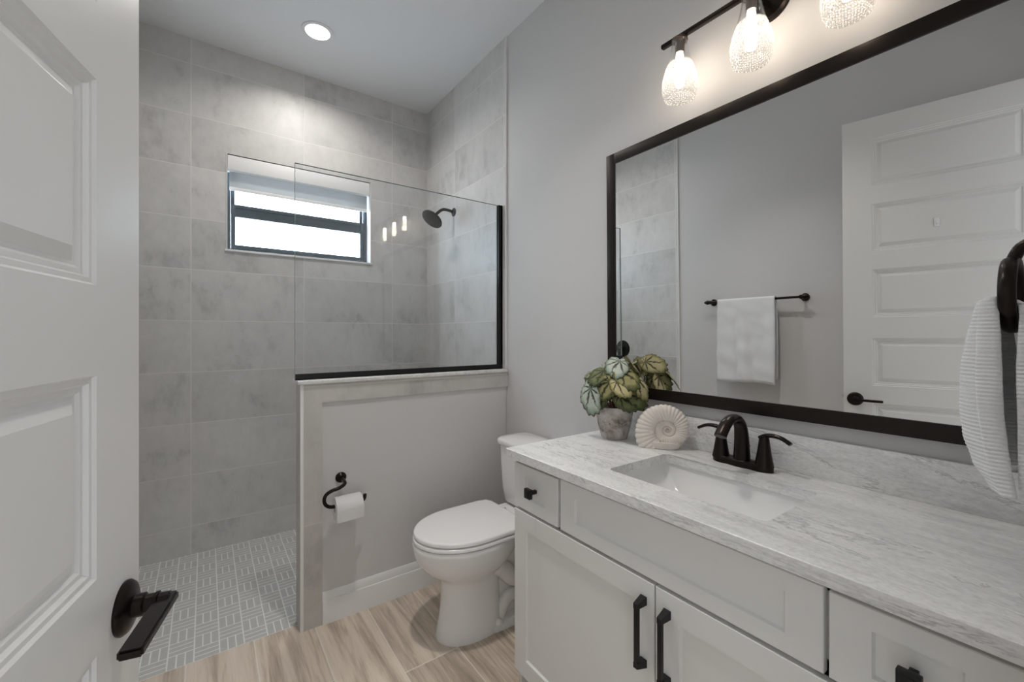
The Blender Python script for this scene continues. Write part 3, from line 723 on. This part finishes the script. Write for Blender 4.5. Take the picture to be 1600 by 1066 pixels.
# ------------------------------------------------------------------ shell ornament
def shell_ornament():
    nrm = Vector((-.83, -.555, .04)).normalized(); right = Vector((.555, -.83, 0)).normalized(); up = Vector((0, 0, 1))
    base = Vector((1.338, .936, CZ1)); sc = base + right*.020 + up*.066
    bm = B(); k = .144; NS = 22; ribs = 36; per = 10; th1 = 1.32*PI; th0 = th1 - 2*PI*3.0
    steps = int(ribs*per*3.0); rings = []
    for i in range(steps+1):
        th = lerp(th0, th1, i/steps); R = .0705*math.exp(k*th)
        rb = abs(math.sin(th*ribs/2)); amp = .88 + .13*rb**.7
        ring = []
        for j in range(NS):
            a = 2*PI*j/NS; ca, sa = math.cos(a), math.sin(a)
            rad = .70*R + .32*R*ca*(amp if ca > 0 else 1.0)
            dep = (.20*R + .004)*math.copysign(abs(sa)**.8, sa)*(amp - .10)
            p = sc + right*rad*math.cos(th) + up*rad*math.sin(th) + nrm*dep
            p.z = max(p.z, CZ1 + .0004)
            ring.append(bm.verts.new(p))
        rings.append(ring)
    for r0, r1 in zip(rings, rings[1:]):
        for j in range(NS): bm.faces.new((r0[j], r0[(j+1) % NS], r1[(j+1) % NS], r1[j]))
    bm.faces.new(rings[0]); bm.faces.new(rings[-1])
    # foot that the whorl stands on
    t = bmesh.new(); r0 = []; r1 = []
    for j in range(32):
        a = 2*PI*j/32; q = right*math.cos(a); m = nrm*math.sin(a)
        r0.append(t.verts.new(base + right*.002 + q*.055 + m*.026 + up*.0003)); r1.append(t.verts.new(base + right*.002 + q*.068 + m*.030 + up*.022))
    for j in range(32): t.faces.new((r0[j], r0[(j+1) % 32], r1[(j+1) % 32], r1[j]))
    t.faces.new(r0); t.faces.new(r1); merge(bm, t)
    return obj('shell_ornament', bm, M['shell'], None, 45)
tag(shell_ornament(), 'cream ribbed spiral shell ornament standing beside the plant pot', 'ornament')

# ------------------------------------------------------------------ begonia
PX, PY = 1.318, 1.140
pl = thing('potted_begonia', 'potted begonia with patterned leaves in a weathered clay pot on the counter', 'plant', (PX, PY, CZ1))
bm = lathe(B(), [(0, 0), (.046, 0), (.050, .004), (.058, .03), (.067, .07), (.073, .105), (.0765, .122), (.0765, .127), (.073, .128), (.069, .122), (.066, .10), (0, .10)], (0, 0, .0004), (0, 0, 1), 48)
o = obj('pot', bm, M['pot'], None); o.parent = pl
bm = lathe(B(), [(0, .112), (.04, .110), (.0675, .106), (0, .101)], (PX, PY, CZ1), (0, 0, 1), 30); obj('soil', bm, M['soil'], pl)
TOW = Vector((-.757, -.653, 0)); RGT = Vector((.8124, -.583, 0)); UPV = Vector((0, 0, 1))
def leaf(c, nrm, tip, size, mat, cup=.25, seed=0):
    """c: centre of the veins, nrm: facing, tip: direction the leaf points"""
    rnd = random.Random(seed); nrm = Vector(nrm).normalized(); tip = Vector(tip); tip = (tip - nrm*tip.dot(nrm)).normalized(); side = nrm.cross(tip)
    bm = B(); ul = bm.loops.layers.uv.verify(); NA, NR = 96, 7; rings = []; skew = rnd.uniform(-.16, .16)
    for i in range(NR+1):
        v = i/NR; row = []
        for k in range(NA):
            ph = -PI + 2*PI*k/NA
            Rr = .62 + .30*math.cos(ph) + .10*math.cos(2*ph) + skew*math.sin(ph) + .22*max(0, math.cos(ph))**9
            Rr -= .30*max(0, -math.cos(ph))**14
            Rr *= 1 + .045*math.cos(24*ph)*(1 if v > .99 else 0) + .03*math.sin(9*ph+seed)
            r = Rr*size*v
            wave = .014*size*v*math.cos(9*ph) + .05*size*v*v*math.sin(3*ph+seed)
            z = -cup*size*(v*Rr)**2*1.0 + wave
            row.append(bm.verts.new(Vector(c) + tip*r*math.cos(ph) + side*r*math.sin(ph) + nrm*z))
            if i == 0: break
        rings.append(row)
    def face(vs, uvs):
        f = bm.faces.new(vs)
        for lp, q in zip(f.loops, uvs): lp[ul].uv = q
    for i in range(NR):
        for k in range(NA):
            k2 = (k+1) % NA; u0, u1 = k/NA, (k+1)/NA
            if i == 0: face((rings[0][0], rings[1][k], rings[1][k2]), ((u0, 0), (u0, 1/NR), (u1, 1/NR)))
            else: face((rings[i][k], rings[i+1][k], rings[i+1][k2], rings[i][k2]), ((u0, i/NR), (u0, (i+1)/NR), (u1, (i+1)/NR), (u1, i/NR)))
    o = obj('leaf', bm, mat, pl, 180)
    sd = o.modifiers.new('thickness', 'SOLIDIFY'); sd.thickness = .0008; sd.offset = 0
    # its stem
    c = Vector(c); a = Vector((PX, PY, CZ1+.108)) + Vector((rnd.uniform(-.02, .02), rnd.uniform(-.02, .02), 0)); m = (a+c)/2 + Vector((0, 0, .015))
    obj('leaf_stem', tube(B(), smooth_path([a, m, c - nrm*.001], 5), .0022, 8), M['stem'], pl)
def at(du, dv, tw=0.0):
    """offset in metres right / up from the pot axis, tw towards the viewer side"""
    return Vector((PX, PY, CZ1 + .128)) + RGT*du + UPV*dv + TOW*tw
def nd(t, r, u): return TOW*t + RGT*r + UPV*u
LV = [  # centre, normal, tip direction, size, material
    (at(.021, .178, .035), nd(.55, .05, .80), nd(.6, -.1, -.5), .074, 'leaf_s'),
    (at(-.056, .150, -.010), nd(.25, -.35, .9), nd(.2, -1, .2), .060, 'leaf_s'),
    (at(-.086, .120, .012), nd(.75, -.5, .45), nd(.2, -1, -.3), .032, 'leaf_g'),
    (at(-.092, .075, .040), nd(.62, -.75, .18), nd(.25, -.10, -1), .088, 'leaf_s'),
    (at(-.018, .104, .085), nd(.92, -.25, .30), nd(.2, -.8, -.55), .076, 'leaf_g'),
    (at(.022, .144, .068), nd(.60, .12, .78), nd(.8, .55, -.4), .082, 'leaf_g'),
    (at(.010, .106, .105), nd(.70, .15, .65), nd(.6, .75, -.75), .062, 'leaf_c'),
    (at(.086, .110, .055), nd(.68, .52, .45), nd(.4, .6, -.75), .072, 'leaf_c'),
    (at(.020, .052, .070), nd(.88, .05, .45), nd(.20, .9, -.30), .086, 'leaf_d'),
    (at(-.045, .050, .062), nd(.90, -.35, .25), nd(.1, -.6, -.8), .052, 'leaf_d'),
    (at(-.040, .140, .040), nd(.50, -.2, .80), nd(.4, -.7, -.3), .064, 'leaf_d'),
    (at(.062, .168, .004), nd(-.1, .8, .6), nd(.8, .2, -.3), .072, 'leaf_c'),
    (at(.068, .108, .034), nd(-.15, 1, .18), nd(.65, 0, -.75), .074, 'leaf_g'),
    (at(.052, .120, -.012), nd(-.2, .95, .3), nd(-.3, 0, .9), .060, 'leaf_c'),
    (at(.015, .165, -.045), nd(-.5, -.1, .85), nd(-.7, .3, .2), .070, 'leaf_g'),
    (at(-.030, .095, -.040), nd(-.7, -.4, .6), nd(-.6, -.3, -.7), .060, 'leaf_g'),
]
for i, (c, n_, t_, s_, m_) in enumerate(LV): leaf(c, n_, t_, s_, M[m_], .17, i+1)

# ------------------------------------------------------------------ mirror
MY0, MY1, MZ0, MZ1 = .056, 1.256, 1.046, 2.065; FW = .043
mir = thing('wall_mirror', 'large rectangular wall mirror in a slim black frame above the vanity', 'mirror', (XR-.002, (MY0+MY1)/2, MZ0))
bm = B(); hx0, hx1 = -.027, .0
hl = (MY1-MY0)/2; hh = MZ1-MZ0
box(bm, (hx0, -hl, 0), (hx1, -hl+FW, hh), .002); box(bm, (hx0, hl-FW, 0), (hx1, hl, hh), .002)
box(bm, (hx0, -hl+FW-.001, 0), (hx1, hl-FW+.001, FW), .002); box(bm, (hx0, -hl+FW-.001, hh-FW), (hx1, hl-FW+.001, hh), .002)
o = obj('frame', bm, M['black'], None); o.parent = mir
o = obj('mirror_glass', box(B(), (-.022, -hl+FW-.004, FW-.004), (-.016, hl-FW+.004, hh-FW+.004)), M['mirror'], None, 0); o.parent = mir
mir.rotation_euler = (0, math.radians(-0.55), 0)

# ------------------------------------------------------------------ vanity light
LX = 1.320; LZ = 2.318; LYs = (.853, .617, .381)
vl = thing('vanity_light', 'three bulb bronze bar light with textured glass shades above the mirror', 'wall light', (XR, LYs[1], LZ))
obj('bar', box(B(), (LX-.008, .312, LZ-.006), (LX+.008, .922, LZ+.008), .002), M['bronze'], vl)
obj('backplate', lathe(B(), [(0, 0), (.064, 0), (.064, .012), (.058, .020), (0, .022)], (XR-.0005, LYs[1], LZ+.025), (-1, 0, 0), 48), M['bronze'], vl)
bm = B(); tube(bm, [(XR-.018, LYs[1], LZ+.012), (LX+.004, LYs[1], LZ+.001)], .010, 16); obj('arm', bm, M['bronze'], vl)
prof = [(.0245, .0), (.0262, -.02), (.031, -.045), (.037, -.068), (.0435, -.090), (.051, -.112), (.0565, -.132), (.059, -.150), (.0585, -.166), (.055, -.184), (.0495, -.200)]
pin = [(r-.0022, h) for r, h in prof]
for y in LYs:
    obj('socket', lathe(B(), [(0, .012), (.012, .012), (.0255, .003), (.0265, -.004), (.018, -.006), (.0155, -.010), (.0145, -.046), (0, -.047)], (LX, y, LZ-.008), (0, 0, 1), 30), M['socket'], vl)
    bm = B(); lathe(bm, prof, (LX, y, LZ-.010), (0, 0, 1), 48, True)
    s_ = obj('lamp_shade', bm, M['shadeglass'], vl, 180); s_['label'] = 'tapered clear glass shade with a diamond pattern'
    sd = s_.modifiers.new('thickness', 'SOLIDIFY'); sd.thickness = .002; sd.offset = -1
    obj('bulb', lathe(B(), [(0, -.047), (.011, -.049), (.013, -.066), (.0165, -.100), (.0165, -.140), (.0115, -.160), (0, -.167)], (LX, y, LZ-.008), (0, 0, 1), 24), M['bulb'], vl)

# ------------------------------------------------------------------ door (open against the left wall)
E0 = Vector((-.083, .862, 0)); DD = Vector((-.23, -.973, 0)).normalized(); NN = Vector((.973, -.23, 0)).normalized()
DW, DH = .800, 2.440
dr = thing('door_1', 'white six panel door standing open at the left of the picture', 'door', tuple(E0 + DD*DW), None, 'structure')
mt = axes(E0, DD, Vector((0, 0, 1)), NN)
pan = [(CAMZ+t, CAMZ+t-h) for t, h in ((1.026, .255), (.672, .255), (.320, .259), (-.052, .257), (-.405, .255), (-.760, .255))]
vs = [.012] + sorted([z for p in pan for z in p]) + [DH]
us = [0, .124, DW-.124, DW]
PROF = [(.003, .004), (.009, .004), (.012, .009), (.018, .009), (.0215, .0125), (.026, .0125), (.042, .005)]
bm = paneled(B(), mt, us, vs, {(1, j) for j in range(1, 12, 2)}, PROF, .035)
obj('door_leaf', bm, M['door'], dr, 20)
def DP(t, z, n): return E0 + DD*t + NN*n + Vector((0, 0, z))
hz = .913
hnd = obj('door_handle', lathe(B(), [(0, 0), (.036, 0), (.0365, .003), (.033, .008), (.026, .011), (.0155, .013), (.0155, .024), (.0125, .026), (.0125, .036), (.014, .037), (.014, .040), (.0115, .041), (.0115, .053), (0, .055)], DP(.051, hz, 0), NN, 40), M['bronze'], dr)
hnd['label'] = 'dark bronze lever handle'
bm = B(); t = bmesh.new(); bmesh.ops.create_cube(t, size=1)
for v in t.verts:
    v.co = Vector((v.co.x*.130 + .052, v.co.y*.012, v.co.z*.026 + .048))
bmesh.ops.bevel(t, geom=list(t.edges), offset=.0025, segments=2, affect='EDGES')
merge(bm, t, axes(DP(.051, hz, 0), DD, Vector((0, 0, 1)), NN)); obj('lever', bm, M['bronze'], hnd)
t = bmesh.new(); bmesh.ops.create_cube(t, size=1)
for v in t.verts: v.co = Vector((v.co.x*.012 - .004, v.co.y*.020, v.co.z*.012 - .0175))
bm = B(); merge(bm, t, axes(DP(0, hz+.005, 0), DD, Vector((0, 0, 1)), NN)); obj('latch', bm, M['chrome'], dr)
# adhesive hook on the door
hk = thing('adhesive_hook', 'small white stick on hook on a panel of the open door, seen in the mirror', 'hook', tuple(DP(.375, 1.835, -.0045)))
t = bmesh.new(); box(t, (-.011, -.022, -.0048), (.011, .022, -.001), .003); bm = B(); merge(bm, t, axes(DP(.375, 1.835, 0), DD, Vector((0, 0, 1)), NN)); obj('hook_plate', bm, M['plastic'], hk)
obj('hook', tube(B(), smooth_path([DP(.375, 1.840, -.002), DP(.375, 1.828, .006), DP(.375, 1.822, .013), DP(.375, 1.829, .019)], 4), .003, 10), M['plastic'], hk)

# ------------------------------------------------------------------ towel bar on the left wall
bz = 1.508; bx = XL+.062
tb = thing('towel_bar', 'black towel bar with pointed ends on the left wall, seen in the mirror', 'towel bar', (XL, 1.45, bz))
obj('rail', tube(B(), [(bx, 1.135, bz), (bx, 1.775, bz)], .008, 18), M['bronze'], tb)
for y, sg in ((1.145, -1), (1.760, 1)):
    obj('post', lathe(B(), [(0, 0), (.026, 0), (.026, .005), (.018, .012), (.011, .018), (.010, .045), (.014, .052), (.014, .070), (.008, .074), (0, .075)], (XL, y, bz), (1, 0, 0), 26), M['bronze'], tb)
    obj('finial', lathe(B(), [(.008, 0), (.016, .004), (.017, .012), (.011, .024), (.004, .036), (0, .038)], (bx, y+sg*.008, bz), (0, sg, 0), 22), M['bronze'], tb)
# towel folded over it
def drape(y0, y1, zb_front, zb_back, r=.012, n=40):
    bm = B(); prof = []
    for i in range(26): prof.append((r, lerp(zb_front, bz, i/25)))
    for i in range(1, 10): a = PI*i/10; prof.append((r*math.cos(a), bz + r*math.sin(a)))
    for i in range(20): prof.append((-r, lerp(bz, zb_back, i/19)))
    rows = []
    for j in range(n+1):
        t = j/n; y = lerp(y0, y1, t); row = []
        for px, pz in prof:
            dpt = max(0, (bz - pz)); amp = .010*min(1, dpt/.35)
            wv = amp*(math.sin(t*9+.5) + .6*math.sin(t*19+dpt*3)) + .003*math.sin(dpt*40+t*5)
            yy = y + .006*math.sin(dpt*6)*(t-.5) + (0.012*dpt if t > .5 else -.006*dpt)
            row.append(bm.verts.new((bx + px + (abs(wv) if px > 0 else -abs(wv)*.2) + (.004*dpt if px > 0 else 0), yy, pz + (.006*math.sin(t*5) if dpt > .5 else 0))))
        rows.append(row)
    for r0, r1 in zip(rows, rows[1:]):
        for k in range(len(prof)-1): bm.faces.new((r0[k], r0[k+1], r1[k+1], r1[k]))
    return bm
bt = obj('bath_towel', drape(1.298, 1.690, .925, .96), M['towel'], None, 180); tag(bt, 'white towel folded over the black towel bar, seen in the mirror', 'towel')
sd = bt.modifiers.new('thickness', 'SOLIDIFY'); sd.thickness = .006; sd.offset = 1

# ------------------------------------------------------------------ towel ring on the front wall
rx, ry, rzc = 1.190, .100, 1.372
tg = thing('towel_ring', 'dark bronze towel ring on the near wall at the right edge', 'towel ring', (rx, YW, 1.46))
obj('rosette', lathe(B(), [(0, 0), (.028, 0), (.028, .005), (.020, .012), (.012, .018), (0, .018)], (rx, YW, 1.468), (0, 1, 0), 28), M['bronze'], tg)
obj('arm', tube(B(), smooth_path([(rx, YW+.012, 1.468), (rx, YW+.038, 1.468), (rx, YW+.058, 1.458), (rx, ry-.002, 1.438)], 5), 1, 16, True, [(.011, .0095)]*16), M['bronze'], tg)
pts = []; N = 44
for k in range(N+1):
    a = 2*PI*k/N; pts.append((rx + .072*math.sin(a), ry + .004*math.cos(a), rzc + .062*math.cos(a)))
bm = B(); rings = []
for k in range(N):
    a = 2*PI*k/N; c = Vector((rx + .072*math.sin(a), ry, rzc + .062*math.cos(a))); rad = Vector((math.sin(a), 0, math.cos(a)))
    rings.append([bm.verts.new(c + rad*.0075*math.cos(q) + Vector((0, 1, 0))*.0115*math.sin(q)) for q in [2*PI*j/14 for j in range(14)]])
for k in range(N):
    r0, r1 = rings[k], rings[(k+1) % N]
    for j in range(14): bm.faces.new((r0[j], r0[(j+1) % 14], r1[(j+1) % 14], r1[j]))
obj('ring', bm, M['bronze'], tg, 50)
# hand towel threaded through the ring: a front fall and a back fall
def fall(ctrl, x0, x1, sgn, seed):
    """ctrl rows: z, inner y, outer y ; section is an open U fold"""
    bm = B(); rows = []; K = len(ctrl); NZ = 170; NU = 64; rnd = random.Random(int(seed*10))
    def interp(z):
        for (za, ia, oa), (zb, ib, ob) in zip(ctrl, ctrl[1:]):
            if za >= z >= zb:
                t = (za-z)/(za-zb); t = t*t*(3-2*t)*.5 + t*.5; return lerp(ia, ib, t), lerp(oa, ob, t)
        return ctrl[-1][1:]
    for i in range(NZ+1):
        z = lerp(ctrl[0][0], ctrl[-1][0], i/NZ); iy, oy = interp(z); row = []; tt = i/NZ
        gx = lerp(.72, 1.0, min(1, tt*2.2)); jit = rnd.uniform(-.0003, .0003); xm = (x0+x1)/2; xa, xb = xm + (x0-xm)*gx, xm + (x1-xm)*gx
        for j in range(NU+1):
            u = j/NU; a = PI*u
            # U section: from inner edge near camera side round the outside to the far side
            cx = math.cos(a); sx = math.sin(a)
            x = xm - (xb-xa)/2*math.copysign(abs(cx)**.55, cx)
            y = iy + (oy-iy)*abs(sx)**.55
            y += .0035*math.sin(u*17+seed)*min(1, tt*3)
            uc = lerp(.30, .10, tt); y -= sgn*.011*math.exp(-((u-uc)/.045)**2)*math.sin(PI*min(1, .1+tt))
            rib = .0006*math.sin(z*2*PI/.0064 + .9*math.sin(u*9+seed)) + jit
            x += -rib*math.copysign(abs(cx)**.5, cx); y += sgn*rib*abs(sx)**.5
            dz = -.012*math.sin(u*4+seed)*(tt**3) + .010*(tt**3)*(1-u)*0
            row.append(bm.verts.new((x, y, z + dz)))
        rows.append(row)
    for r0, r1 in zip(rows, rows[1:]):
        for j in range(NU): bm.faces.new((r0[j], r0[j+1], r1[j+1], r1[j]))
    return bm
bm = fall([(1.366, .112, .128), (1.358, .110, .139), (1.335, .108, .1425), (1.29, .104, .150), (1.24, .101, .155), (1.17, .099, .1565), (1.12, .095, .152), (1.075, .090, .140), (1.035, .084, .118)], 1.105, 1.275, 1, 1.0)
t = fall([(1.352, .088, .080), (1.33, .086, .070), (1.25, .086, .056), (1.15, .084, .048), (1.05, .083, .045)], 1.110, 1.27, -1, 2.0); merge(bm, t)
# the part lying over the bottom of the ring
t = bmesh.new(); rows = []
for i in range(13):
    a = lerp(-.15, PI+.15, i/12); row = []
    for j in range(17):
        u = j/16; x = lerp(1.145, 1.235, u); row.append(t.verts.new((x, .100 + .0205*math.cos(a), 1.345 - .058*0 + .020*math.sin(a) - .010 + .006*((u-.5)*2)**2)))
    rows.append(row)
for r0, r1 in zip(rows, rows[1:]):
    for j in range(16): t.faces.new((r0[j], r0[j+1], r1[j+1], r1[j]))
merge(bm, t)
ht = obj('hand_towel', bm, M['rib'], None, 180); tag(ht, 'white ribbed hand towel hanging from the bronze ring at the right edge', 'towel')
sd = ht.modifiers.new('thickness', 'SOLIDIFY'); sd.thickness = .005; sd.offset = 0
